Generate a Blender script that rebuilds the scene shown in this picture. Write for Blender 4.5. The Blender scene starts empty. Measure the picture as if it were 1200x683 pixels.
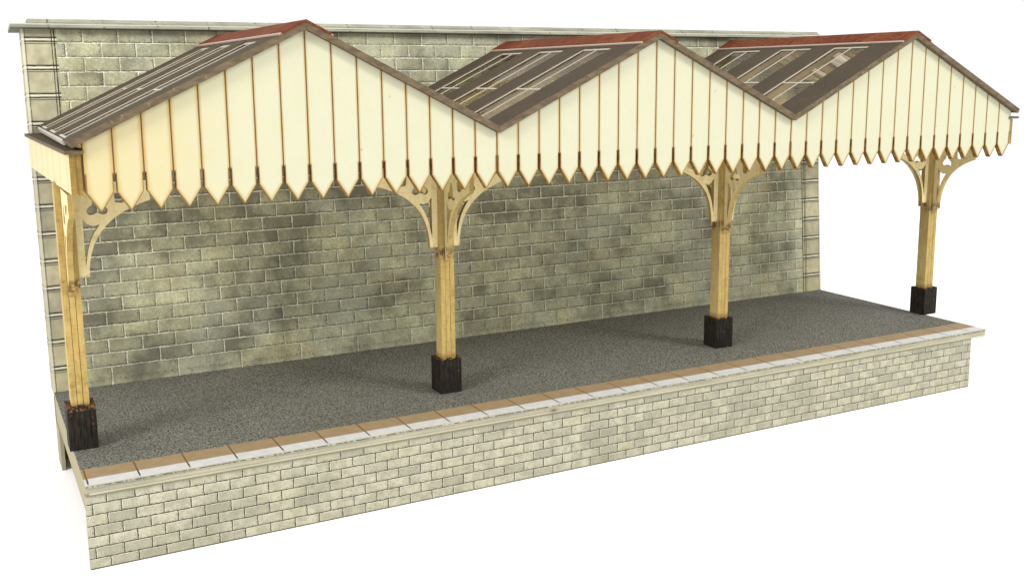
import bpy, bmesh, math, random
from mathutils import Vector, Matrix

random.seed(7)
S = 0.001                       # everything below is measured in millimetres
sc = bpy.context.scene
COL = sc.collection

# ------------------------------------------------------------------ node helpers
def lin(h):
    h = h.lstrip('#')
    o = []
    for i in (0, 2, 4):
        c = int(h[i:i + 2], 16) / 255
        o.append(c / 12.92 if c <= 0.04045 else ((c + 0.055) / 1.055) ** 2.4)
    return (*o, 1)

class G:
    """small wrapper to write a node graph as expressions"""
    def __init__(s, name, rough=0.75, spec=0.25, k=1.0):
        s.k = k                 # the pigments' overall reflectance
        s.m = bpy.data.materials.new(name)
        s.m.use_nodes = True
        s.n = s.m.node_tree.nodes
        s.l = s.m.node_tree.links
        s.n.clear()
        s.out = s.n.new('ShaderNodeOutputMaterial')
        s.b = s.n.new('ShaderNodeBsdfPrincipled')
        s.b.inputs['Roughness'].default_value = rough
        s.b.inputs['Specular IOR Level'].default_value = spec
        s.l.new(s.b.outputs[0], s.out.inputs[0])
        tc = s.n.new('ShaderNodeTexCoord')
        mp = s.n.new('ShaderNodeVectorMath'); mp.operation = 'SCALE'
        s.l.new(tc.outputs['Object'], mp.inputs[0]); mp.inputs['Scale'].default_value = 1 / S
        s.P = mp.outputs[0]
        sx = s.n.new('ShaderNodeSeparateXYZ'); s.l.new(s.P, sx.inputs[0])
        s.x, s.y, s.z = sx.outputs
        oi = s.n.new('ShaderNodeObjectInfo'); s.rnd = oi.outputs['Random']
        ge = s.n.new('ShaderNodeNewGeometry')
    def put(s, sock, v):
        if hasattr(v, 'is_linked'): s.l.new(v, sock)
        elif isinstance(v, str): sock.default_value = tuple(c * s.k for c in lin(v)[:3]) + (1,)
        else: sock.default_value = v
    def f(s, op, a, b=0.0, c=0.0):
        n = s.n.new('ShaderNodeMath'); n.operation = op
        s.put(n.inputs[0], a); s.put(n.inputs[1], b); s.put(n.inputs[2], c)
        return n.outputs[0]
    def add(s, a, b): return s.f('ADD', a, b)
    def sub(s, a, b): return s.f('SUBTRACT', a, b)
    def mul(s, a, b): return s.f('MULTIPLY', a, b)
    def inv(s, a): return s.f('SUBTRACT', 1.0, a)
    def mx(s, a, b): return s.f('MAXIMUM', a, b)
    def mn(s, a, b): return s.f('MINIMUM', a, b)
    def gt(s, a, b): return s.f('GREATER_THAN', a, b)
    def lt(s, a, b): return s.f('LESS_THAN', a, b)
    def step(s, v, lo, hi, a=0.0, b=1.0):
        n = s.n.new('ShaderNodeMapRange'); n.interpolation_type = 'SMOOTHSTEP'
        s.put(n.inputs['Value'], v); s.put(n.inputs['From Min'], lo); s.put(n.inputs['From Max'], hi)
        s.put(n.inputs['To Min'], a); s.put(n.inputs['To Max'], b)
        return n.outputs[0]
    def line(s, v, at, w, soft=0.1):
        """1 within w of 'at'"""
        d = s.f('ABSOLUTE', s.sub(v, at))
        return s.step(d, w, w + soft, 1.0, 0.0)
    def vec(s, x, y, z=0.0):
        n = s.n.new('ShaderNodeCombineXYZ')
        s.put(n.inputs[0], x); s.put(n.inputs[1], y); s.put(n.inputs[2], z)
        return n.outputs[0]
    def noise(s, scale, v=None, detail=3, rough=0.55, col=False):
        n = s.n.new('ShaderNodeTexNoise')
        n.inputs['Scale'].default_value = scale
        n.inputs['Detail'].default_value = detail
        n.inputs['Roughness'].default_value = rough
        s.l.new(v if v is not None else s.P, n.inputs['Vector'])
        return n.outputs['Color'] if col else n.outputs['Fac']
    def mix(s, fac, a, b, mode='MIX'):
        n = s.n.new('ShaderNodeMix'); n.data_type = 'RGBA'; n.blend_type = mode
        s.put(n.inputs[0], fac); s.put(n.inputs[6], a); s.put(n.inputs[7], b)
        return n.outputs[2]
    def brick(s, v, bw, rh, mortar, smooth=0.1, offset=0.5):
        n = s.n.new('ShaderNodeTexBrick')
        n.offset = offset; n.offset_frequency = 2; n.squash = 1.0; n.squash_frequency = 2
        n.inputs['Scale'].default_value = 1.0
        n.inputs['Brick Width'].default_value = bw
        n.inputs['Row Height'].default_value = rh
        n.inputs['Mortar Size'].default_value = mortar
        n.inputs['Mortar Smooth'].default_value = smooth
        n.inputs['Bias'].default_value = 0
        n.inputs['Color1'].default_value = (0, 0, 0, 1)
        n.inputs['Color2'].default_value = (1, 1, 1, 1)
        n.inputs['Mortar'].default_value = (0.5, 0.5, 0.5, 1)
        s.l.new(v, n.inputs['Vector'])
        return n.outputs['Color'], n.outputs['Fac']
    def bump(s, h, strength=0.3, dist=0.2):
        n = s.n.new('ShaderNodeBump')
        n.inputs['Strength'].default_value = strength
        n.inputs['Distance'].default_value = dist * S
        s.put(n.inputs['Height'], h)
        s.l.new(n.outputs[0], s.b.inputs['Normal'])
    def base(s, c):
        s.put(s.b.inputs['Base Color'], c)
        return s.m
    def rgb(s, c):
        n = s.n.new('ShaderNodeSeparateColor'); s.l.new(c, n.inputs[0]); return n.outputs
    def jitter(s, scale, amp):
        """coordinates wobbling by about amp millimetres"""
        c = s.rgb(s.noise(scale, col=True, detail=2))
        return (s.mul(s.sub(c[0], 0.5), amp), s.mul(s.sub(c[1], 0.5), amp), s.mul(s.sub(c[2], 0.5), amp))
    def blob(s, u, v, u0, v0, ru, rv, amp):
        a = s.f('POWER', s.mul(s.sub(u, u0), 1 / ru), 2.0)
        b = s.f('POWER', s.mul(s.sub(v, v0), 1 / rv), 2.0)
        return s.mul(s.f('EXPONENT', s.mul(s.add(a, b), -1.0)), amp)

# ------------------------------------------------------------------ materials
def mat_wall():
    g = G('printed_stone_blocks', 0.8, 0.2, 1.42)
    jx, jy, jz = g.jitter(0.8, 0.5); kx, ky, kz = g.jitter(2.2, 0.26)
    x = g.add(g.add(g.x, jx), kx); z = g.add(g.add(g.z, jz), kz)
    bx = g.sub(x, 6.775); bz = g.sub(z, 5.6)
    tone, mort = g.brick(g.vec(bx, bz), 9.85, 4.22, 0.17, 0.25)
    _, drop = g.brick(g.vec(g.add(bx, 0.36), g.sub(bz, 0.34)), 9.85, 4.22, 0.15, 0.5)
    _, rim = g.brick(g.vec(bx, bz), 9.85, 4.22, 0.62, 0.9)
    # long stones of the bottom course
    tone2, mort2 = g.brick(g.vec(g.add(x, 2.8), g.add(z, 0.25)), 19.7, 5.9, 0.16, 0.2, 0.0)
    _, drop2 = g.brick(g.vec(g.add(x, 3.1), g.add(z, 0.0)), 19.7, 5.9, 0.13, 0.5, 0.0)
    low = g.lt(z, 5.55)
    T = g.mix(low, tone, tone2); M = g.rgb(g.mix(low, mort, mort2))[0]
    D = g.rgb(g.mix(low, drop, drop2))[0]
    t = g.rgb(T)[0]
    n1 = g.noise(0.22, detail=4); n2 = g.noise(1.1, detail=5, rough=0.7); n3 = g.noise(0.035, detail=2)
    n4 = g.noise(0.05, v=g.vec(g.add(g.x, 300), g.z), detail=3)
    c = g.mix(g.step(n1, 0.3, 0.7), '#929378', '#adad8e')
    c = g.mix(g.step(n4, 0.5, 0.7, 0, 0.55), c, '#b1a677')
    c = g.mix(g.step(n3, 0.48, 0.66, 0, 0.5), c, '#8f9389')
    c = g.mix(g.step(t, 0.0, 1.0, 0.42, 0.0), c, '#646052')
    c = g.mix(g.step(n2, 0.42, 0.62, 0.4, 0.0), c, '#66675a')
    c = g.mix(g.step(n2, 0.58, 0.75, 0.0, 0.35), c, '#b5b399')
    # sooty print on the stones, plus canopy shade painted into the colour
    soot_shade = g.mul(g.step(g.add(g.noise(0.06, detail=4), g.mul(t, 0.12)), 0.46, 0.68), 0.6)
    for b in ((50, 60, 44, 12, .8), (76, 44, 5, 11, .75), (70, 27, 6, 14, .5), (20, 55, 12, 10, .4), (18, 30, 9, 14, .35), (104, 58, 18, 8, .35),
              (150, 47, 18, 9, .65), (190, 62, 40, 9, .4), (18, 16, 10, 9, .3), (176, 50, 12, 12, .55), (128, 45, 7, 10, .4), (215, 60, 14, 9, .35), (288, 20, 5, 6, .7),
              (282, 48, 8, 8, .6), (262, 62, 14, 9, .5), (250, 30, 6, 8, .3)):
        soot_shade = g.add(soot_shade, g.blob(g.x, g.z, *b))
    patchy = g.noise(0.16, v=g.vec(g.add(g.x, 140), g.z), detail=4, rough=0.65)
    soot_shade = g.mul(soot_shade, g.step(g.add(g.mul(t, 0.42), g.mul(patchy, 1.0)), 0.4, 1.0, 1.35, 0.5))
    c = g.mix(g.mn(g.mul(soot_shade, 0.9), 0.72), c, '#3f3c33')
    _, fl = g.brick(g.vec(g.add(bx, 0.75), g.sub(bz, 0.6)), 9.85, 4.22, 0.55, 0.9)
    fleck = g.mul(fl, g.step(g.noise(1.7, v=g.vec(g.add(g.x, 50), g.y, g.mul(g.z, 1.3)), detail=4, rough=0.7), 0.5, 0.6))
    c = g.mix(g.mul(fleck, 0.85), c, '#302f27')
    rough_edge = g.step(g.noise(0.8, detail=3), 0.35, 0.6)
    c = g.mix(g.mul(g.sub(rim, 0.2), g.mul(rough_edge, 0.3)), c, '#3c3d33')
    c = g.mix(g.mul(g.mul(D, g.step(n1, 0.3, 0.55, 0.45, 0.95)), 0.85), c, '#34342b')
    mc = g.mix(g.step(n1, 0.35, 0.65), '#9a9a88', '#bcbcac')
    c = g.mix(g.mul(M, g.step(n2, 0.34, 0.6, 0.3, 0.95)), c, mc)
    g.bump(g.sub(g.mul(n2, 0.3), M), 0.25, 0.15)
    return g.base(c)

def mat_quoin():
    g = G('printed_quoin_stones', 0.8, 0.2, 0.9)
    jx, jy, jz = g.jitter(0.7, 0.25)
    u = g.add(g.x, jx); z = g.add(g.z, jz)
    k = g.mul(g.add(z, 0.9), 1 / 8.05)
    fz = g.mul(g.f('FRACT', k), 8.05)
    w = g.n.new('ShaderNodeTexWhiteNoise'); w.noise_dimensions = '1D'
    g.l.new(g.f('FLOOR', k), w.inputs['W'])
    n1 = g.noise(0.3, detail=4); n2 = g.noise(1.2, detail=5, rough=0.7)
    c = g.mix(g.step(n1, 0.3, 0.7), '#9c987e', '#b8b294')
    c = g.mix(g.mul(w.outputs['Value'], 0.35), c, '#77776a')
    c = g.mix(g.step(g.z, 5, 30, 0.3, 0.0), c, '#b9ad82')
    c = g.mix(g.step(n2, 0.55, 0.7, 0, 0.5), c, '#6e6c5a')
    c = g.mix(g.step(g.noise(0.045, detail=3), 0.5, 0.68, 0, 0.45), c, '#57564a')
    dark = g.mx(g.line(fz, 7.45, 0.2), g.mx(g.mul(g.line(fz, 6.75, 0.1), 0.75), g.mx(g.mul(g.line(fz, 0.75, 0.06), 0.45), g.line(fz, 0.42, 0.17))))
    c = g.mix(g.mul(dark, g.step(n1, 0.3, 0.6, 0.75, 1.0)), c, '#26251e')
    c = g.mix(g.mul(g.mx(g.line(fz, 7.95, 0.26), g.line(fz, 0.0, 0.14)), 0.85), c, '#cdcab8')
    # outlines down both sides of a front face (x runs 0..9.4 there)
    e = g.mx(g.line(u, 8.0, 0.09), g.mx(g.line(u, 8.75, 0.15), g.mul(g.line(u, 0.95, 0.1), 0.7)))
    front = g.lt(g.y, 0.06)
    c = g.mix(g.mul(g.mul(e, front), g.step(n2, 0.35, 0.55, 0.55, 1.0)), c, '#2c2b23')
    c = g.mix(g.mul(g.mul(g.line(u, 0.35, 0.3), front), 0.75), c, '#c9c7b6')
    side = g.inv(front)
    c = g.mix(g.mul(g.mul(g.line(g.y, 2.6, 0.3, 0.15), side), 0.8), c, '#cfcdc0')
    c = g.mix(g.mul(g.mx(g.line(g.y, 1.3, 0.3, 0.2), g.line(g.y, 3.6, 0.25, 0.2)), g.mul(side, 0.75)), c, '#33322a')
    g.bump(g.mul(dark, -1.0), 0.25, 0.2)
    return g.base(c)

def mat_moulding():
    g = G('printed_stone_moulding', 0.75, 0.25, 0.66)
    n1 = g.noise(0.12, v=g.vec(g.mul(g.x, 0.6), g.mul(g.y, 3), g.mul(g.z, 3)), detail=5, rough=0.65)
    n2 = g.noise(1.6, detail=3)
    c = g.mix(g.step(n1, 0.3, 0.7), '#8e8f80', '#b9b9a6')
    c = g.mix(g.step(n2, 0.55, 0.7, 0, 0.5), c, '#6d6c5c')
    fx = g.mul(g.f('FRACT', g.mul(g.sub(g.x, 7.0), 1 / 15.2)), 15.2)
    c = g.mix(g.mul(g.line(g.add(fx, g.mul(n2, 0.5)), 0.5, 0.2), g.step(g.noise(1.3, v=g.vec(g.x, g.mul(g.y, 1.5), g.mul(g.z, 1.5)), detail=1), 0.5, 0.58)), c, '#2e2d26')
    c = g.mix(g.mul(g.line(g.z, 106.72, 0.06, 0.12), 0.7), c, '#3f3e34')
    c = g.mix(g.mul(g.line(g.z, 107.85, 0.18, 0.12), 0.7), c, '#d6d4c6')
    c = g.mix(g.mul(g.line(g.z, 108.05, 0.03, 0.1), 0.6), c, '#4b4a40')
    return g.base(c)

def mat_front():
    g = G('printed_pale_blocks', 0.8, 0.2, 0.68)
    jx, jy, jz = g.jitter(1.4, 0.42)
    x = g.add(g.sub(g.x, 1.45), jx); z = g.add(g.add(g.z, 0.03), jz)
    tone, mort = g.brick(g.vec(x, z), 6.32, 2.665, 0.14, 0.2)
    _, rim = g.brick(g.vec(x, z), 6.32, 2.665, 0.3, 0.6)
    _, hi = g.brick(g.vec(g.sub(x, 0.22), g.add(z, 0.2)), 6.32, 2.665, 0.08, 0.5)
    t = g.rgb(tone)[0]
    n1 = g.noise(0.35, detail=4); n2 = g.noise(1.6, detail=4, rough=0.7); n3 = g.noise(0.06, detail=3)
    c = g.mix(g.step(n1, 0.32, 0.68), '#aaa793', '#c5c2ac')
    c = g.mix(g.step(t, 0.0, 0.4, 0.55, 0.0), c, '#979582')
    c = g.mix(g.step(t, 0.78, 1.0, 0.0, 0.4), c, '#c4bf9d')
    c = g.mix(g.step(n3, 0.5, 0.66, 0, 0.5), c, '#92937f')
    c = g.mix(g.step(n2, 0.5, 0.66, 0, 0.55), c, '#7c7a66')
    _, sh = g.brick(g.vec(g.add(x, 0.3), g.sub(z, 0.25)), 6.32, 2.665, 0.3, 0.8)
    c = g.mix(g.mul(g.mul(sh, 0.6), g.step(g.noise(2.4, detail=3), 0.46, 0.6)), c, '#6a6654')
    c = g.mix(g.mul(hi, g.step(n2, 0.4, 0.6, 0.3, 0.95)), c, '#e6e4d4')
    c = g.mix(g.mul(g.sub(rim, g.mul(mort, 0.5)), g.step(n1, 0.42, 0.6, 0, 0.3)), c, '#d0cfbb')
    c = g.mix(g.mul(mort, g.step(n2, 0.28, 0.5, 0.75, 1.0)), c, '#40382b')
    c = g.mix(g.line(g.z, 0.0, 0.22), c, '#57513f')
    # plain course under the coping
    band = g.gt(g.z, 17.75)
    c = g.mix(g.mul(band, 0.9), c, g.mix(n1, '#a09c85', '#bab69c'))
    g.bump(g.mul(mort, -1.0), 0.25, 0.12)
    return g.base(c)

def mat_coping_edge():
    g = G('printed_coping_edge', 0.8, 0.2, 0.68)
    n1 = g.noise(0.12, v=g.vec(g.mul(g.x, 0.5), g.y, g.mul(g.z, 6)), detail=5, rough=0.6); n2 = g.noise(1.5, detail=4, rough=0.7)
    c = g.mix(g.step(n1, 0.3, 0.7), '#a2a08e', '#bdb9a4')
    c = g.mix(g.step(n2, 0.52, 0.7, 0, 0.45), c, '#7f7b66')
    c = g.mix(g.mul(g.line(g.add(g.z, g.mul(g.sub(n2, 0.5), 0.25)), 20.62, 0.08, 0.08), g.step(g.noise(1.1, detail=3), 0.42, 0.52)), c, '#45433a')
    c = g.mix(g.mul(g.line(g.z, 19.1, 0.05, 0.08), 0.6), c, '#9a8a60')
    c = g.mix(g.mul(g.line(g.z, 18.75, 0.1, 0.1), 0.5), c, '#d0c9a9')
    c = g.mix(g.mul(g.line(g.z, 18.42, 0.03, 0.1), 0.7), c, '#6b654e')
    k = g.add(g.blob(g.x, g.z, 124.5, 19.2, 1.2, .5, .9), g.blob(g.x, g.z, 0.6, 18.6, .35, .4, .9))
    c = g.mix(k, c, '#6b563a')
    return g.base(c)

def mat_slabs():
    g = G('printed_edge_slabs', 0.7, 0.25, 0.68)
    n1 = g.noise(0.5, detail=4); n2 = g.noise(3.0, detail=2)
    tan = g.mix(g.step(n1, 0.3, 0.7), '#a08a69', '#ac9675')
    tan = g.mix(g.step(n2, 0.45, 0.7, 0, 0.25), tan, '#8c6f4b')
    wht = g.mix(g.step(n1, 0.35, 0.7), '#d6d6d6', '#e2e1de')
    c = g.mix(g.step(g.add(g.y, g.mul(g.sub(n2, 0.5), 0.15)), 3.35, 3.5), wht, tan)
    fx = g.mul(g.f('FRACT', g.mul(g.add(g.sub(g.x, 12.35), g.mul(g.sub(g.noise(0.4), 0.5), 0.12)), 1 / 11.43)), 11.43)
    fx2 = g.mn(fx, g.sub(11.43, fx))
    ln = g.step(fx2, 0.13, 0.26, 1.0, 0.0)
    c = g.mix(g.mul(ln, g.step(g.y, -0.6, 0.6, 0.35, 0.95)), c, '#3d2c16')
    c = g.mix(g.mul(g.step(fx2, 0.15, 0.6, 0.35, 0.0), g.step(g.y, 3.3, 3.6)), c, '#b08a4d')
    g.bump(g.mul(ln, -1.0), 0.5, 0.2)
    return g.base(c)

def mat_asphalt():
    g = G('speckled_asphalt', 0.85, 0.2, 0.88)
    n1 = g.noise(1.9, detail=2, rough=0.6); n2 = g.noise(2.8, v=g.vec(g.add(g.x, 77), g.y, g.z), detail=1); n3 = g.noise(0.03, detail=3)
    c = g.mix(g.step(n1, 0.36, 0.64), '#373833', '#807f77')
    c = g.mix(g.step(n2, 0.57, 0.7, 0, 0.75), c, '#a09d92')
    c = g.mix(g.step(n2, 0.30, 0.42, 0.7, 0), c, '#26251f')
    c = g.mix(g.step(n3, 0.4, 0.7, 0, 0.25), c, '#52514b')
    g.bump(n1, 0.15, 0.1)
    return g.base(c)

def mat_card_grey():
    g = G('grey_board_back', 0.85, 0.15, 0.7)
    n = g.noise(0.4, detail=4)
    return g.base(g.mix(n, '#a49c82', '#b4ac92'))

BP = 101.7747 / 16
def mat_boards(yellow_end):
    g = G('cream_scored_boards', 0.6, 0.3, 0.565)
    k = g.f('FRACT', g.mul(g.add(g.x, 1000 * BP), 1 / BP))
    d = g.mul(g.mn(k, g.inv(k)), BP)                      # mm to the nearest board joint
    n1 = g.noise(0.15, detail=3); n2 = g.noise(1.4, detail=3); n3 = g.noise(0.5, v=g.vec(g.x, g.y, g.mul(g.z, 0.25)), detail=2)
    c = g.mix(n1, '#dbdbba', '#e0dfc4')
    c = g.mix(g.step(n2, 0.5, 0.8, 0, 0.12), c, '#c9bd8e')
    if yellow_end:      # the first gable is yellower towards its free end
        c = g.mix(g.mul(g.step(g.add(g.x, g.mul(g.sub(n1, 0.5), 25)), 0, 48, 1, 0), 0.55), c, '#e6d08a')
    # heat staining beside each laser-cut score
    low = g.step(g.z, 86.0, 94.0, 1.0, 0.0)
    reach = g.add(g.add(0.75, g.mul(low, 0.7)), g.mul(g.step(g.add(g.x, g.mul(n3, 12)), 2, 45, 0.8, 0.0), 1.0 if yellow_end else 0.2))
    burn = g.f('POWER', g.step(d, 0.1, reach, 1.0, 0.0), 1.2)
    burn = g.mul(burn, g.add(0.45, g.mul(n3, 0.7)))
    c = g.mix(g.mn(burn, 0.95), c, '#c9a252')
    # cut edges of the pointed ends
    zz = g.mx(g.sub(g.z, 83.7), 0.0)
    hw = g.mul(g.mn(zz, 4.3), (BP / 2 - 0.36) / 4.3)
    e = g.sub(hw, g.sub(BP / 2, d))
    e = g.mul(e, 0.8)
    tip = g.lt(g.z, 88.0)
    c = g.mix(g.mul(g.step(e, 0.25, 0.9, 0.7, 0.0), tip), c, '#cfb068')
    c = g.mix(g.mul(g.step(e, 0.1, 0.26, 0.9, 0.0), tip), c, '#8a672a')
    slot = g.mul(g.gt(g.z, 87.9), g.step(g.z, 92.0, 92.6, 1.0, 0.0))
    c = g.mix(g.mul(g.step(d, 0.42, 0.62, 0.9, 0.0), slot), c, '#8a5c22')
    wob = g.mul(g.sub(n2, 0.5), 0.06)
    ln = g.step(g.add(d, wob), 0.08, 0.2, 1.0, 0.0)
    c = g.mix(g.mul(ln, 0.92), c, '#5b3c12')
    spots = g.add(g.blob(g.x, g.z, 72.0, 108, .25, .35, .5), g.blob(g.x, g.z, 64.2, 95.2, .35, .3, .6))
    c = g.mix(spots, c, '#b58e45')
    g.bump(g.mul(ln, -1.0), 0.6, 0.25)
    return g.base(c)

def mat_burnt():
    g = G('laser_burnt_edge', 0.75, 0.2, 0.7)
    n = g.noise(0.9, detail=4)
    return g.base(g.mix(g.step(n, 0.35, 0.65), '#6b4c1e', '#a07d3e'))

def mat_cream_plain():
    g = G('cream_card', 0.6, 0.3, 0.7)
    n = g.noise(0.2, detail=3); n2 = g.noise(1.3, detail=3)
    c = g.mix(n, '#d9c08a', '#dfcb9a')
    c = g.mix(g.step(n2, 0.5, 0.75, 0, 0.25), c, '#c6a467')
    return g.base(c)

def mat_side_boards():
    g = G('cream_side_boards', 0.6, 0.3, 0.66)
    fy = g.f('FRACT', g.mul(g.add(g.y, 1000.0), 1 / 12.7)); d = g.mul(g.mn(fy, g.inv(fy)), 12.7)
    n = g.noise(0.2, detail=3)
    c = g.mix(n, '#dccf9f', '#e2d7ae')
    c = g.mix(g.step(d, 0.15, 0.9, 0.35, 0.0), c, '#c8a561')
    c = g.mix(g.step(d, 0.1, 0.3, 0.55, 0.0), c, '#9a7434')
    return g.base(c)

def mat_wood(name, a, b, dark, vert=0.12, kk=0.7):
    g = G(name, 0.65, 0.25, kk)
    v = g.vec(g.add(g.mul(g.x, 1.0), g.mul(g.rnd, 60)), g.y, g.mul(g.z, vert * 2))
    n1 = g.noise(0.9, v=v, detail=4, rough=0.6)
    n2 = g.noise(0.25, v=g.vec(g.add(g.x, g.mul(g.rnd, 90)), g.y, g.z), detail=4)
    n3 = g.noise(2.2, detail=3, rough=0.7)
    c = g.mix(g.step(n1, 0.3, 0.7), a, b)
    c = g.mix(g.step(n2, 0.55, 0.72, 0, 0.45), c, dark)
    c = g.mix(g.step(n3, 0.6, 0.75, 0, 0.3), c, dark)
    n5 = g.noise(1.0, v=g.vec(g.mul(g.x, 0.6), g.mul(g.y, 0.6), g.mul(g.add(g.z, g.mul(g.rnd, 50)), 2.4)), detail=3, rough=0.6)
    c = g.mix(g.step(n5, 0.5, 0.68, 0, 0.26), c, dark)
    c = g.mix(g.step(n5, 0.3, 0.42, 0.25, 0), c, b)
    # scorched round the bracket feet
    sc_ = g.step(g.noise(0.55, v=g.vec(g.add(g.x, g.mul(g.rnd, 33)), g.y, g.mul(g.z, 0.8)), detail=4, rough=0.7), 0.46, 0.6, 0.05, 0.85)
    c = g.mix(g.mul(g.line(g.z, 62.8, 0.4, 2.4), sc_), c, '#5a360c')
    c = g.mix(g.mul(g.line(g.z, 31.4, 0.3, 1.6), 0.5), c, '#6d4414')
    g.bump(n1, 0.12, 0.15)
    return g.base(c)

def mat_base():
    g = G('black_stained_block', 0.7, 0.12)
    n1 = g.noise(0.9, v=g.vec(g.mul(g.add(g.x, g.mul(g.rnd, 40)), 2.2), g.mul(g.y, 2.2), g.mul(g.z, 0.35)), detail=4, rough=0.65)
    n2 = g.noise(0.8, v=g.vec(g.add(g.x, g.mul(g.rnd, 70)), g.y, g.z), detail=4)
    c = g.mix(g.step(n1, 0.35, 0.68), '#12100d', '#2a251f')
    c = g.mix(g.step(n2, 0.64, 0.72, 0, 0.75), c, '#5b4028')
    top = g.mul(g.gt(g.z, 31.1), g.step(g.noise(1.2, detail=3), 0.45, 0.6))
    c = g.mix(g.mul(top, 0.6), c, '#7d5a30')
    g.bump(n1, 0.4, 0.2)
    return g.base(c)

def mat_roof():
    g = G('printed_brown_felt', 0.85, 0.15, 0.62)
    n1 = g.noise(1.8, detail=4, rough=0.7); n2 = g.noise(0.08, detail=3)
    c = g.mix(g.step(n1, 0.35, 0.65), '#4a4136', '#5c5142')
    c = g.mix(g.step(n2, 0.4, 0.7, 0, 0.35), c, '#655740')
    g.bump(n1, 0.1, 0.1)
    return g.base(c)

def mat_roof_edge():
    g = G('brown_board_edge', 0.8, 0.2, 0.6)
    n1 = g.noise(0.8, v=g.vec(g.mul(g.x, 0.3), g.y, g.mul(g.z, 1.0)), detail=5, rough=0.7)
    c = g.mix(g.step(n1, 0.3, 0.7), '#5d4f3c', '#7f6f57')
    c = g.mix(g.step(g.noise(0.9, v=g.vec(g.add(g.x, 31), g.y, g.z), detail=2), 0.66, 0.72, 0, 0.6), c, '#a58c62')
    return g.base(c)

def mat_ridge():
    g = G('red_ridge_tiles', 0.78, 0.1, 0.52)
    fy = g.mul(g.f('FRACT', g.mul(g.add(g.y, 500.0), 1 / 8.6)), 8.6)
    w = g.n.new('ShaderNodeTexWhiteNoise'); w.noise_dimensions = '1D'
    g.l.new(g.add(g.f('FLOOR', g.mul(g.add(g.y, 500.0), 1 / 8.6)), g.mul(g.rnd, 50)), w.inputs['W'])
    n1 = g.noise(0.5, v=g.vec(g.add(g.x, g.mul(g.rnd, 90)), g.y, g.z), detail=4, rough=0.65)
    c = g.mix(g.step(n1, 0.3, 0.68), '#7a3c22', '#a05f38')
    c = g.mix(g.mul(w.outputs['Value'], 0.5), c, '#6a2c1e')
    c = g.mix(g.step(n1, 0.3, 0.4, 0.65, 0.0), c, '#4a2a18')
    c = g.mix(g.mul(g.mx(g.step(fy, 0.05, 0.3, 1, 0), g.step(fy, 8.35, 8.6)), 0.75), c, '#37201a')
    return g.base(c)

def mat_simple(name, a, b, scale=0.8, rough=0.7):
    g = G(name, rough, 0.25)
    return g.base(g.mix(g.noise(scale, detail=4), a, b))

def mat_glass():
    m = bpy.data.materials.new('clear_acetate'); m.use_nodes = True
    n = m.node_tree.nodes; l = m.node_tree.links; n.clear()
    out = n.new('ShaderNodeOutputMaterial'); mix = n.new('ShaderNodeMixShader')
    tr = n.new('ShaderNodeBsdfRefraction'); tr.inputs['IOR'].default_value = 1.03; tr.inputs['Roughness'].default_value = 0.12; gl = n.new('ShaderNodeBsdfGlossy')
    tr.inputs[0].default_value = (0.82, 0.75, 0.6, 1)
    gl.inputs['Roughness'].default_value = 0.06
    fr = n.new('ShaderNodeFresnel'); fr.inputs[0].default_value = 1.45
    ml = n.new('ShaderNodeMath'); ml.operation = 'MULTIPLY'; ml.inputs[1].default_value = 0.45
    tc = n.new('ShaderNodeTexCoord'); no = n.new('ShaderNodeTexNoise'); no.inputs['Scale'].default_value = 90; no.inputs['Detail'].default_value = 1
    bp = n.new('ShaderNodeBump'); bp.inputs['Strength'].default_value = 0.35; bp.inputs['Distance'].default_value = 0.002
    l.new(tc.outputs['Object'], no.inputs['Vector']); l.new(no.outputs['Fac'], bp.inputs['Height'])
    l.new(bp.outputs[0], gl.inputs['Normal'])
    l.new(fr.outputs[0], ml.inputs[0]); l.new(ml.outputs[0], mix.inputs[0])
    t2 = n.new('ShaderNodeBsdfTransparent'); t2.inputs[0].default_value = (0.82, 0.77, 0.64, 1)
    m2 = n.new('ShaderNodeMixShader'); m2.inputs[0].default_value = 0.5
    l.new(tr.outputs[0], m2.inputs[1]); l.new(t2.outputs[0], m2.inputs[2]); l.new(m2.outputs[0], mix.inputs[1]); l.new(gl.outputs[0], mix.inputs[2]); l.new(mix.outputs[0], out.inputs[0])
    return m

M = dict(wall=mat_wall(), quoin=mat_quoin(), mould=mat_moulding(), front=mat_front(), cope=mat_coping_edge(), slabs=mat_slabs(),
         asphalt=mat_asphalt(), grey=mat_card_grey(), boards=mat_boards(False), yellow_end=mat_boards(True), endgrain=mat_wood('dark_card_ends', '#876a30', '#a18445', '#5c4313'), burnt=mat_burnt(), cream=mat_cream_plain(), side=mat_side_boards(),
         pale=mat_wood('pale_wood_card', '#bda468', '#cab57e', '#9a7d3a'), amber=mat_wood('amber_wood_edge', '#b29552', '#c6ad69', '#80622a'),
         base=mat_base(), roof=mat_roof(), roofedge=mat_roof_edge(), ridge=mat_ridge(), glass=mat_glass(),
         bar=mat_simple('pale_glazing_bar', '#9c978b', '#b5b0a4'), under=mat_simple('brown_card_underside', '#b3975c', '#c4aa72', 0.3),
         pinkline=mat_simple('pale_lead_flashing', '#a38d80', '#b7a397', 0.6), white=mat_simple('white_paper', '#fafafa', '#fbfbfb', 0.05, 0.9),
         brkt=mat_wood('cream_bracket_card', kk=0.95, a='#d5c38f', b='#dfcf9f', dark='#b59a58'))

# ------------------------------------------------------------------ object helpers
def link(o, parent=None):
    COL.objects.link(o)
    if parent: o.parent = parent
    return o

def thing(name, label, cat, loc=(0, 0, 0), group=None, rot=(0, 0, 0)):
    o = bpy.data.objects.new(name, None); COL.objects.link(o)
    o.empty_display_size = 0.01
    o.location = [c * S for c in loc]; o.rotation_euler = rot
    o['label'] = label; o['category'] = cat
    o['kind'] = 'thing'
    if group: o['group'] = group
    return o

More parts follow.
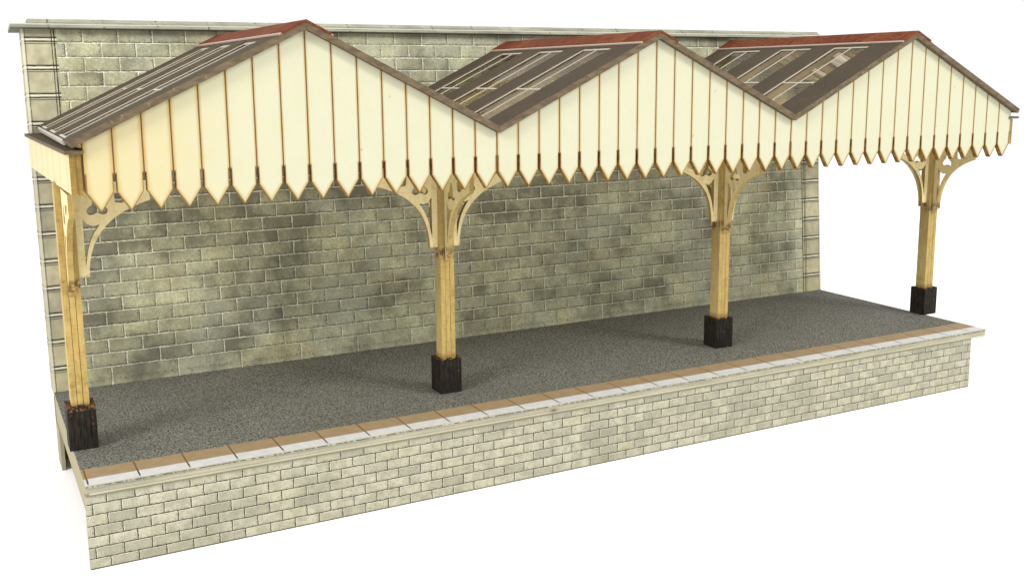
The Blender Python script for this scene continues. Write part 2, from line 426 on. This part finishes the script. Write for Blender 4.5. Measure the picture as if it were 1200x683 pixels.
class MB:
    """collects faces in millimetres, each with a material slot"""
    def __init__(s): s.v = []; s.f = []; s.m = []
    def quad(s, pts, m=0):
        i = len(s.v); s.v += [tuple(p) for p in pts]; s.f.append(tuple(range(i, i + len(pts)))); s.m.append(m)
    def hexa(s, c, ms=(0,) * 6):
        """c: 8 corners, bottom 4 counter-clockwise then top 4; materials: bottom, top, front, right, back, left"""
        i = len(s.v); s.v += [tuple(p) for p in c]
        for k, q in enumerate(((3, 2, 1, 0), (4, 5, 6, 7), (0, 1, 5, 4), (1, 2, 6, 5), (2, 3, 7, 6), (3, 0, 4, 7))):
            s.f.append(tuple(i + j for j in q)); s.m.append(ms[k])
    def box(s, x0, x1, y0, y1, z0, z1, ms=(0,) * 6):
        s.hexa([(x0, y0, z0), (x1, y0, z0), (x1, y1, z0), (x0, y1, z0), (x0, y0, z1), (x1, y0, z1), (x1, y1, z1), (x0, y1, z1)], ms)
    def build(s, name, mats, parent=None, bevel=0.0, origin=(0, 0, 0)):
        me = bpy.data.meshes.new(name)
        me.from_pydata([tuple((c - o) * S for c, o in zip(v, origin)) for v in s.v], [], s.f)
        for m in mats: me.materials.append(m)
        for p, m in zip(me.polygons, s.m): p.material_index = m
        if bevel:
            bm = bmesh.new(); bm.from_mesh(me)
            bmesh.ops.remove_doubles(bm, verts=bm.verts, dist=1e-7)
            bmesh.ops.bevel(bm, geom=[e for e in bm.edges if e.is_manifold and e.calc_face_angle(0) > 0.5], offset=bevel * S, segments=2, affect='EDGES', profile=0.6)
            bm.to_mesh(me); bm.free()
        me.update()
        o = bpy.data.objects.new(name, me)
        o.location = [c * S for c in origin]
        return link(o, parent)

def flat_shape(name, outer, holes, thick, to3d, mats, parent, axis, edge_slot=1):
    """a card cut-out: 2-D outline with holes, given thickness, mapped into place (mm)"""
    cu = bpy.data.curves.new('outline', 'CURVE'); cu.dimensions = '2D'; cu.fill_mode = 'BOTH'; cu.extrude = thick / 2
    for poly in [outer] + list(holes):
        sp = cu.splines.new('POLY'); sp.points.add(len(poly) - 1); sp.use_cyclic_u = True
        for p, q in zip(sp.points, poly): p.co = (q[0], q[1], 0, 1)
    t = bpy.data.objects.new('outline', cu); COL.objects.link(t)
    bpy.context.view_layer.update()
    me = bpy.data.meshes.new_from_object(t.evaluated_get(bpy.context.evaluated_depsgraph_get()))
    bpy.data.objects.remove(t); bpy.data.curves.remove(cu)
    me.name = name
    for m in list(me.materials): pass
    me.materials.clear()
    for m in mats: me.materials.append(m)
    for p in me.polygons: p.material_index = 0 if abs(p.normal.z) > 0.7 else edge_slot
    for v in me.vertices:
        v.co = Vector(to3d(*v.co)) * S
    for p in me.polygons: p.use_smooth = False
    bm = bmesh.new(); bm.from_mesh(me)
    bmesh.ops.remove_doubles(bm, verts=bm.verts, dist=1e-8)
    bmesh.ops.recalc_face_normals(bm, faces=bm.faces)
    bm.to_mesh(me); bm.free(); me.update()
    return link(bpy.data.objects.new(name, me), parent)

# ------------------------------------------------------------------ the white surface
gm = MB(); gm.quad([(-4000, -4000, -0.05), (4000, -4000, -0.05), (4000, 4000, -0.05), (-4000, 4000, -0.05)])
ground = gm.build('ground', [M['white']]); ground['kind'] = 'structure'; ground['label'] = 'plain white surface under the model platform'

# ------------------------------------------------------------------ platform
HP, D, L, XR = 20.95, 81.77, 300.0, 306.2
plat = thing('station_platform', 'long raised platform with dark speckled top, tan and white edge slabs and pale stone front', 'platform', (0, 0, 0))
b = MB(); b.box(0.2, XR, 10.3, D + 6, HP - 1.0, HP, (1, 0, 1, 1, 1, 1)); b.build('platform_surface', [M['asphalt'], M['grey']], plat)
b = MB(); b.box(0.2, XR, -1.1, 10.3, HP - 0.6, HP + 0.06, (1, 0, 2, 2, 1, 1)); b.build('edge_slabs', [M['slabs'], M['grey'], M['cope']], plat)
b = MB(); b.box(0.25, XR - 0.03, -0.75, 0.8, 18.38, HP - 0.62); b.build('coping_edge', [M['cope']], plat)
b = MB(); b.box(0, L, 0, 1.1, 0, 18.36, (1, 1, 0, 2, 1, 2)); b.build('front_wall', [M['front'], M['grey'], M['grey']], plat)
# folded end flap of the deck, worn where the column block overhangs it
b = MB(); b.hexa([(0.3, 1.15, 12.9), (1.3, 1.15, 12.9), (1.3, 81.5, 12.4), (0.3, 81.5, 12.4), (0.3, 1.15, 19.9), (1.3, 1.15, 19.9), (1.3, 81.5, 19.9), (0.3, 81.5, 19.9)])
b.build('end_flap', [M['grey']], plat)
b = MB(); b.box(L - 1.2, L - 0.1, 1.15, 81, 0, 19.9); b.build('end_flap', [M['grey']], plat)
b = MB(); b.box(0.05, XR - 0.3, D - 0.1, D + 1.0, 0, 19.9); b.box(0.05, 1.1, D - 10.0, D - 0.12, 0, 12.3); b.build('rear_panel', [M['grey']], plat)

# ------------------------------------------------------------------ back wall (leans back a little)
LEAN = 0.078
AL = math.atan(LEAN)
wall = thing('stone_wall', 'tall grey-green stone block back wall with quoined ends and moulded cap', 'wall', (0, D, HP + 0.05), rot=(-AL, 0, 0))
WH, WT, PW = 106.6, 7.9, 9.4
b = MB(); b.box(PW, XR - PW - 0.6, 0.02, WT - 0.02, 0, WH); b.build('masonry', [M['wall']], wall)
b = MB(); b.box(0, PW, 0, WT, 0, WH); b.build('quoin_pilaster', [M['quoin']], wall)
# the other quoin strip is the same print turned round, with a raised bead down its inner side
b = MB(); b.box(0, PW, 0, WT, 0, WH); b.box(PW + 0.05, PW + 0.6, -0.35, 0.3, 0, WH)
q = b.build('quoin_pilaster', [M['quoin']], wall); q.location.x = XR * S; q.scale.x = -1
b = MB()
def prof(pts, x0, x1, slots):
    n = len(pts)
    for i in range(n):
        (y0, z0), (y1, z1) = pts[i], pts[(i + 1) % n]
        b.quad([(x0, y0, z0), (x1, y0, z0), (x1, y1, z1), (x0, y1, z1)], slots)
    b.quad([(x0, y, z) for y, z in pts][::-1], slots); b.quad([(x1, y, z) for y, z in pts], slots)
prof([(-2.6, WH + 0.03), (-2.6, WH + 0.95), (-2.1, WH + 1.35), (WT + 2.4, WH + 1.35), (WT + 2.4, WH + 0.03)], -2.8, XR + 3.2, 0)
b.build('lower_cap', [M['mould']], wall)
b = MB()
prof([(-0.9, WH + 1.38), (-0.9, WH + 1.9), (-0.2, WH + 2.2), (0.6, WH + 3.0), (WT - 0.6, WH + 3.0), (WT + 0.9, WH + 1.38)], 2.0, XR + 0.4, 0)
b.build('upper_cap', [M['mould']], wall)

# ------------------------------------------------------------------ canopy
GX, W, GY = 4.968, 101.7747, -1.67
EZ = [99.25, 98.25, 98.85, 99.35]
AZ = [124.0, 122.85, 124.1]
H = W / 2
def ywall(z): return D + LEAN * (z - HP) - 0.06
YF = -3.3
labels = ['leftmost gabled canopy bay, roof seen edge-on, plain cream side board at its left end',
          'middle gabled canopy bay between the two others, brown roof with three glazed lights',
          'rightmost gabled canopy bay reaching past the end of the stone wall']
WIN_Y = [(9.0, 25.6), (35.6, 52.2), (62.2, 78.8)]

def bay(i):
    t = thing('canopy_bay', labels[i], 'canopy', (GX + i * W, 0, 0), 'gabled bays of the canopy roof')
    e0, e1, a = EZ[i], EZ[i + 1], AZ[i]
    sides = ((-1, e0), (1, e1))
    def zroof(sd, s): return (e0 if sd < 0 else e1) + (a - (e0 if sd < 0 else e1)) * s / H      # s = distance from the eave
    def pt(sd, s, y, up):
        e = e0 if sd < 0 else e1
        tn = (a - e) / H; k = 1 / math.sqrt(1 + tn * tn)
        x = s if sd < 0 else W - s
        nx = -tn * k * (1 if sd < 0 else -1)
        if abs(s - H) < 0.1: return (H + sd * 0.01, y, a + up / k)          # mitred at the ridge
        if s == 0.0: return (-sd * 0.01 + (0 if sd < 0 else W), y, e + up / k)  # and in the valley
        return (x + nx * up, y, zroof(sd, s) + k * up)
    # pointed front boards
    top = [(W - 0.12, e1 + 0.0), (H, a), (0.12, e0)]
    pts = []
    for k in range(16):
        x0, x1 = k * BP, (k + 1) * BP
        j = random.uniform(-.12, .12)
        if k: pts += [(x0 + .36, 92 + j), (x0 + .36, 88.0)]
        else: pts += [(x0 + .15, 88.0)]
        pts += [(x0 + BP / 2 - .12 + j, 83.7), (x0 + BP / 2 + .12 + j, 83.7)]
        if k < 15: pts += [(x1 - .36, 88.0), (x1 - .36, 92 + j * .5)]
        else: pts += [(x1 - .15, 88.0)]
    flat_shape('valance', pts + top, [], 1.5, lambda u, v, w: (u, GY + 0.75 - w, v), [M['yellow_end' if i == 0 else 'boards'], M['burnt']], t, 'y')
    # roof slopes: card with three openings each
    TH = 1.5
    for sd, e in sides:
        s_end = H
        s_beg = 0.0
        if i == 0 and sd < 0: s_beg = -2.2
        if i == 2 and sd > 0: s_beg = -1.2
        w0 = -1.75 if (i == 0 and sd < 0) else 0.9
        ss = [s_beg, w0, 44.2, s_end - 0.02]
        ys = [YF] + [v for p in WIN_Y for v in p] + [None]
        hole = lambda a_, c_: a_ == 1 and c_ in (1, 3, 5)
        mb = MB()
        def P(ai, ci, up):
            s = ss[ai]; y = ys[ci]
            if y is None: y = ywall(zroof(sd, s) + up)
            return pt(sd, s, y, up)
        na, nc = len(ss) - 1, len(ys) - 1
        for ai in range(na):
            for ci in range(nc):
                if hole(ai, ci): continue
                mb.quad([P(ai, ci, TH), P(ai + 1, ci, TH), P(ai + 1, ci + 1, TH), P(ai, ci + 1, TH)], 0)
                mb.quad([P(ai, ci, 0.03), P(ai, ci + 1, 0.03), P(ai + 1, ci + 1, 0.03), P(ai + 1, ci, 0.03)], 1 if ci == 0 else 2)
                for (da, dc, q) in ((-1, 0, ((ai, ci), (ai, ci + 1))), (1, 0, ((ai + 1, ci), (ai + 1, ci + 1))), (0, -1, ((ai, ci), (ai + 1, ci))), (0, 1, ((ai, ci + 1), (ai + 1, ci + 1)))):
                    A, C_ = ai + da, ci + dc
                    if 0 <= A < na and 0 <= C_ < nc and not hole(A, C_): continue
                    (p, q2), (r, s2) = q
                    mb.quad([P(p, q2, 0.03), P(r, s2, 0.03), P(r, s2, TH), P(p, q2, TH)], 1)
        # bargeboard strip laid along the front edge
        for k0, k1 in ((s_beg, s_end - 0.02),):
            c = [pt(sd, k0, YF - .35, -0.05), pt(sd, k1, YF - .35, -0.05), pt(sd, k1, YF - .02, -0.05), pt(sd, k0, YF - .02, -0.05),
                 pt(sd, k0, YF - .35, TH + .04), pt(sd, k1, YF - .35, TH + .04), pt(sd, k1, YF - .02, TH + .04), pt(sd, k0, YF - .02, TH + .04)]
            mb.hexa(c, (1,) * 6)
        slope = mb.build('roof_slope', [M['roof'], M['roofedge'], M['under']], t)
        for (y0, y1) in WIN_Y:
            bars = MB()
            def bar(s0, s1, ya, yb, u0=TH - 0.58, u1=TH - 0.42):
                bars.hexa([pt(sd, s0, ya, u0), pt(sd, s1, ya, u0), pt(sd, s1, yb, u0), pt(sd, s0, yb, u0),
                           pt(sd, s0, ya, u1), pt(sd, s1, ya, u1), pt(sd, s1, yb, u1), pt(sd, s0, yb, u1)])
            sb = w0 + .05; ym = (y0 + y1) / 2
            bar(sb, 44.1, y1 - 0.75, y1 - 0.05)                 # side next the wall, the wider one
            bar(43.3, 44.1, y0 + 0.05, y1 - 0.77)                # head
            bar(sb, 43.28, ym - .22, ym + .22)      # middle bar
            bar(20.3, 20.85, y0 + .05, ym - .24); bar(20.3, 20.85, ym + .24, y1 - .77)     # transom
            if w0 < 0: bar(sb, sb + .6, y0 + .05, ym - .24, TH - .58, TH - .1); bar(sb, sb + .6, ym + .24, y1 - .77, TH - .58, TH - .1)
            sk = bars.build('skylight', [M['bar']], t)
            pn = MB(); pn.quad([pt(sd, w0 + .02, y0 + .02, TH - .6), pt(sd, 44.18, y0 + .02, TH - .6), pt(sd, 44.18, y1 - .02, TH - .6), pt(sd, w0 + .02, y1 - .02, TH - .6)])
            pn.build('pane', [M['glass']], sk)
    # ridge tiles: two leaves
    mb = MB()
    for sd, e in sides:
        ye = lambda up, s: ywall(zroof(sd, s) + up)
        s0, s1 = H - 5.2, H
        u0, u1 = TH + 0.03, TH + 0.5
        # the inner edge meets on the ridge line
        def R(s, y, up):
            p = pt(sd, s, y, up)
            return (H, p[1], zroof(sd, H) + up * 1.12) if s == H else p
        yb = ye(1, H)
        mb.hexa([R(s0, YF - .6, u0), R(s1, YF - .6, u0), R(s1, yb, u0), R(s0, yb, u0), R(s0, YF - .6, u1), R(s1, YF - .6, u1), R(s1, yb, u1), R(s0, yb, u1)], (0, 0, 0, 0, 0, 0))
        mb.hexa([R(s0 - .55, YF - .2, TH + .02), R(s0 - .02, YF - .2, TH + .02), R(s0 - .02, yb, TH + .02), R(s0 - .55, yb, TH + .02),
                 R(s0 - .55, YF - .2, TH + .4), R(s0 - .02, YF - .2, TH + .4), R(s0 - .02, yb, TH + .4), R(s0 - .55, yb, TH + .4)], (1,) * 6)
    mb.build('ridge_tiles', [M['ridge'], M['pinkline']], t)
    # beam under the valley (and both outer eaves)
    beams = [0.0] if i < 2 else [0.0, W]
    for x in beams:
        mb = MB()
        x0, x1 = (x - 1.3, x + 1.3)
        if i == 0: x0, x1 = -0.2, 2.2
        if i == 2 and x > 0: x0, x1 = W - 2.3, W - .3
        mb.box(x0, x1, GY + 1.6, 86.2, 88.4, 97.4)
        mb.build('valley_beam', [M['under']], t)
    # cross trusses hidden in the roof
    for y in (30.0, 57.0):
        tr = [(3, 97.0), (W - 3, 97.0), (W - 3, 98.0), (H, a - 1.2), (3, 98.0)]
        hl = [(10, 99), (W - 10, 99), (H, a - 4.5)]
        flat_shape('truss', tr, [hl], 1.2, lambda u, v, w, y=y: (u, y + w, v), [M['cream'], M['burnt']], t, 'y')
    if i == 0:
        mb = MB(); mb.hexa([pt(-1, -2.6, 8.0, .2), pt(-1, -2.22, 8.0, .2), pt(-1, -2.22, 80, .2), pt(-1, -2.6, 80, .2), pt(-1, -2.6, 8.0, TH + .1), pt(-1, -2.22, 8.0, TH + .1), pt(-1, -2.22, 80, TH + .1), pt(-1, -2.6, 80, TH + .1)])
        mb.build('eaves_strip', [M['bar']], t)
        # side board, running from the wall to the front, slightly splayed
        mb = MB()
        xa, xb = 2.2 - GX, -0.6 - GX
        def side(o0, o1, y0, z0, z1, ms):
            yb = ywall(z0) - .1
            mb.hexa([(xa + o0, y0, z0), (xa + o1, y0, z0), (xb + o1, yb, z0), (xb + o0, yb, z0), (xa + o0, y0, z1), (xa + o1, y0, z1), (xb + o1, yb, z1), (xb + o0, yb, z1)], ms)
        side(0, 1.25, GY, 87.9, 96.7, (1, 0, 1, 0, 1, 0))
        side(1.3, 2.45, GY + .2, 87.6, 96.65, (1, 0, 1, 0, 1, 0))
        mb.build('side_board', [M['side'], M['endgrain']], t)
        mb = MB()
        xb -= .9; xa -= .9
        mb.hexa([(xa, GY - 1.0, 96.75), (xa + 3.9, GY - 1.0, 96.75), (xb + 6, 86.6, 96.75), (xb, 86.6, 96.75), (xa, GY - 1.0, 97.55), (xa + 3.9, GY - 1.0, 97.55), (xb + 6, 86.6, 97.55), (xb, 86.6, 97.55)], (1, 0, 1, 1, 1, 1))
        mb.build('gutter_board', [M['roof'], M['roofedge']], t)
    if i == 2:
        mb = MB(); mb.box(W + .05, W + 1.2, GY, 86.0, 87.9, 96.6, (1, 0, 1, 0, 1, 0)); mb.build('side_board', [M['side'], M['endgrain']], t)
        mb = MB(); mb.box(W - 1, W + 3.6, GY - .6, 86.3, 96.75, 97.5, (1, 0, 1, 1, 1, 1)); mb.build('gutter_board', [M['roof'], M['roofedge']], t)
    return t

for i in range(3): bay(i)

# ------------------------------------------------------------------ columns
def trefoil(cx, cy, r, ph, n=30):
    return [(cx + (r + .36 * r * math.cos(3 * (2 * math.pi * k / n) + ph)) * math.cos(2 * math.pi * k / n),
             cy + (r + .36 * r * math.cos(3 * (2 * math.pi * k / n) + ph)) * math.sin(2 * math.pi * k / n)) for k in range(n)]
def bez(p0, p1, p2, p3, n=14):
    o = []
    for k in range(n + 1):
        t = k / n
        o.append(tuple((1 - t) ** 3 * a + 3 * t * (1 - t) ** 2 * b_ + 3 * t * t * (1 - t) * c + t ** 3 * d for a, b_, c, d in zip(p0, p1, p2, p3)))
    return o
B_OUT = [(0, 0), (2.5, 0)] + bez((2.6, 2.2), (3.4, 9.5), (7.0, 14.5), (15.5, 17.6)) + [(18, 18.4), (18, 23.4), (0, 23.4)]
B_HOLES = [[(1.75, 2.6)] + bez((2.2, 5.0), (2.7, 8.2), (4.0, 11.0), (5.7, 13.0), 8) + [(4.2, 12.7), (2.8, 13.2), (1.75, 14.6)],
           trefoil(5.3, 17.3, 2.05, math.pi / 2),
           [(9.3, 20.6), (9.6, 18.3), (11.2, 18.0), (13.5, 19.2), (15.0, 20.6)]]

Z0 = 64.3
def column(label, x, y, base_top, dirs):
    t = thing('canopy_column', label, 'column', (x, y, HP + 0.06), 'columns along the platform')
    def loc(z): return z - HP - 0.06
    # materials read heights above the platform through object space, so parts keep world heights: parts' origin is put at z = 0
    zoff = -(HP + 0.06)
    rng = random.Random(int(x * 10))
    mb = MB(); s = 2.14; w = 2 * s / 3
    for k in range(3):
        j = rng.uniform(-.06, .06)
        mb.box(-s + k * w + (.06 if k else 0), -s + (k + 1) * w - (.06 if k < 2 else 0), -s + j, s + j, base_top - .8, 88.2 if k != 1 else 88.25, (1, 1, 1, 0, 1, 0))
    post = mb.build('post', [M['pale'], M['amber']], t); post.location.z = zoff * S
    mb = MB(); s = 3.4; n = 5; w = 2 * s / n
    for k in range(n):
        j = rng.uniform(-.14, .14); tz = base_top + rng.uniform(-.3, .15) - (0.25 if k in (1, 3) else 0)
        bz = HP + 0.06
        mb.box(-s + k * w + .02, -s + (k + 1) * w - .02, -s + j, s + j, bz, tz, (0,) * 6)
    bo = mb.build('base_block', [M['base']], t); bo.location.z = zoff * S
    for d in dirs:
        sgn = 1 if d[0] == '+' else -1
        th = 1.35
        if d[1] == 'x': f = lambda u, v, w, sgn=sgn: (sgn * (2.17 + u), w, Z0 + v)
        else:
            k = 0.94
            f = lambda u, v, w, sgn=sgn: (w, sgn * (2.17 + u * k), Z0 - 2.2 + v * 1.06 + (0 if v else 0))
        outer = B_OUT
        if d[1] == 'y':     # these end in a little scorched toe
            outer = [(0, -1.6), (1.0, -1.4), (1.5, -.4), (1.2, .4)] + B_OUT[1:]
        br = flat_shape('bracket', outer, B_HOLES, th, f, [M['brkt'], M['amber']], t, d[1])
        br.location.z = zoff * S
    return t

column('leftmost column, standing on the platform corner under the side board', 2.8, 28.4, 32.6, ('+x', '-y', '+y'))
column('second column from the left, under the valley between left and middle gables', 103.7, 26.9, 31.4, ('-x', '+x', '-y', '+y'))
column('third column from the left, in front of the right part of the stone wall', 206.9, 28.5, 31.4, ('-x', '+x', '-y', '+y'))
column('rightmost column, standing clear of the wall against white', 308.2, 29.3, 31.5, ('-x', '-y', '+y'))

# ------------------------------------------------------------------ camera
cam = bpy.data.cameras.new('camera'); co = bpy.data.objects.new('camera', cam); COL.objects.link(co)
rx, ry, rz = -0.1725, 0.0078, -0.4854
R = Matrix.Rotation(rz, 3, 'Z') @ Matrix.Rotation(rx, 3, 'X') @ Matrix.Rotation(ry, 3, 'Y')
right, fwd, up = R.col[0], R.col[1], R.col[2]
m4 = Matrix.Identity(4)
for r in range(3):
    m4[r][0] = right[r]; m4[r][1] = up[r]; m4[r][2] = -fwd[r]
m4.translation = Vector((-19.0886, -247.6679, 112.5237)) * S
co.matrix_world = m4
cam.sensor_width = 36; cam.sensor_fit = 'HORIZONTAL'
cam.lens = 1224.2163 / 1200 * 36
cam.shift_x = (600 - 598.93) / 1200
cam.shift_y = (303.967 - 341.5) / 1200
cam.clip_start = 0.005; cam.clip_end = 50
sc.camera = co

# ------------------------------------------------------------------ light: white studio with two soft boxes
wd = bpy.data.worlds.new('World'); sc.world = wd; wd.use_nodes = True
wd.node_tree.nodes['Background'].inputs[0].default_value = (1, 1, 1, 1)
wd.node_tree.nodes['Background'].inputs[1].default_value = 1.04
def softbox(name, loc, aim, size, power, col):
    l = bpy.data.lights.new(name, 'AREA'); l.shape = 'SQUARE'; l.size = size; l.energy = power; l.color = col
    o = bpy.data.objects.new(name, l); COL.objects.link(o)
    o.location = loc
    o.rotation_euler = (Vector(aim) - Vector(loc)).to_track_quat('-Z', 'Y').to_euler()
softbox('softbox_lamp', (-0.85, -0.42, 0.65), (0.08, 0.02, 0.06), 0.35, 12.5, (1.0, 0.96, 0.88))
softbox('softbox_lamp', (0.75, -0.85, 0.75), (0.2, 0.02, 0.06), 0.35, 11.2, (1.0, 0.98, 0.93))

sc.view_settings.view_transform = 'Standard'
sc.view_settings.look = 'None'
sc.view_settings.exposure = 0
sc.view_settings.gamma = 1
sc.cycles.max_bounces = 8
sc.cycles.transparent_max_bounces = 16
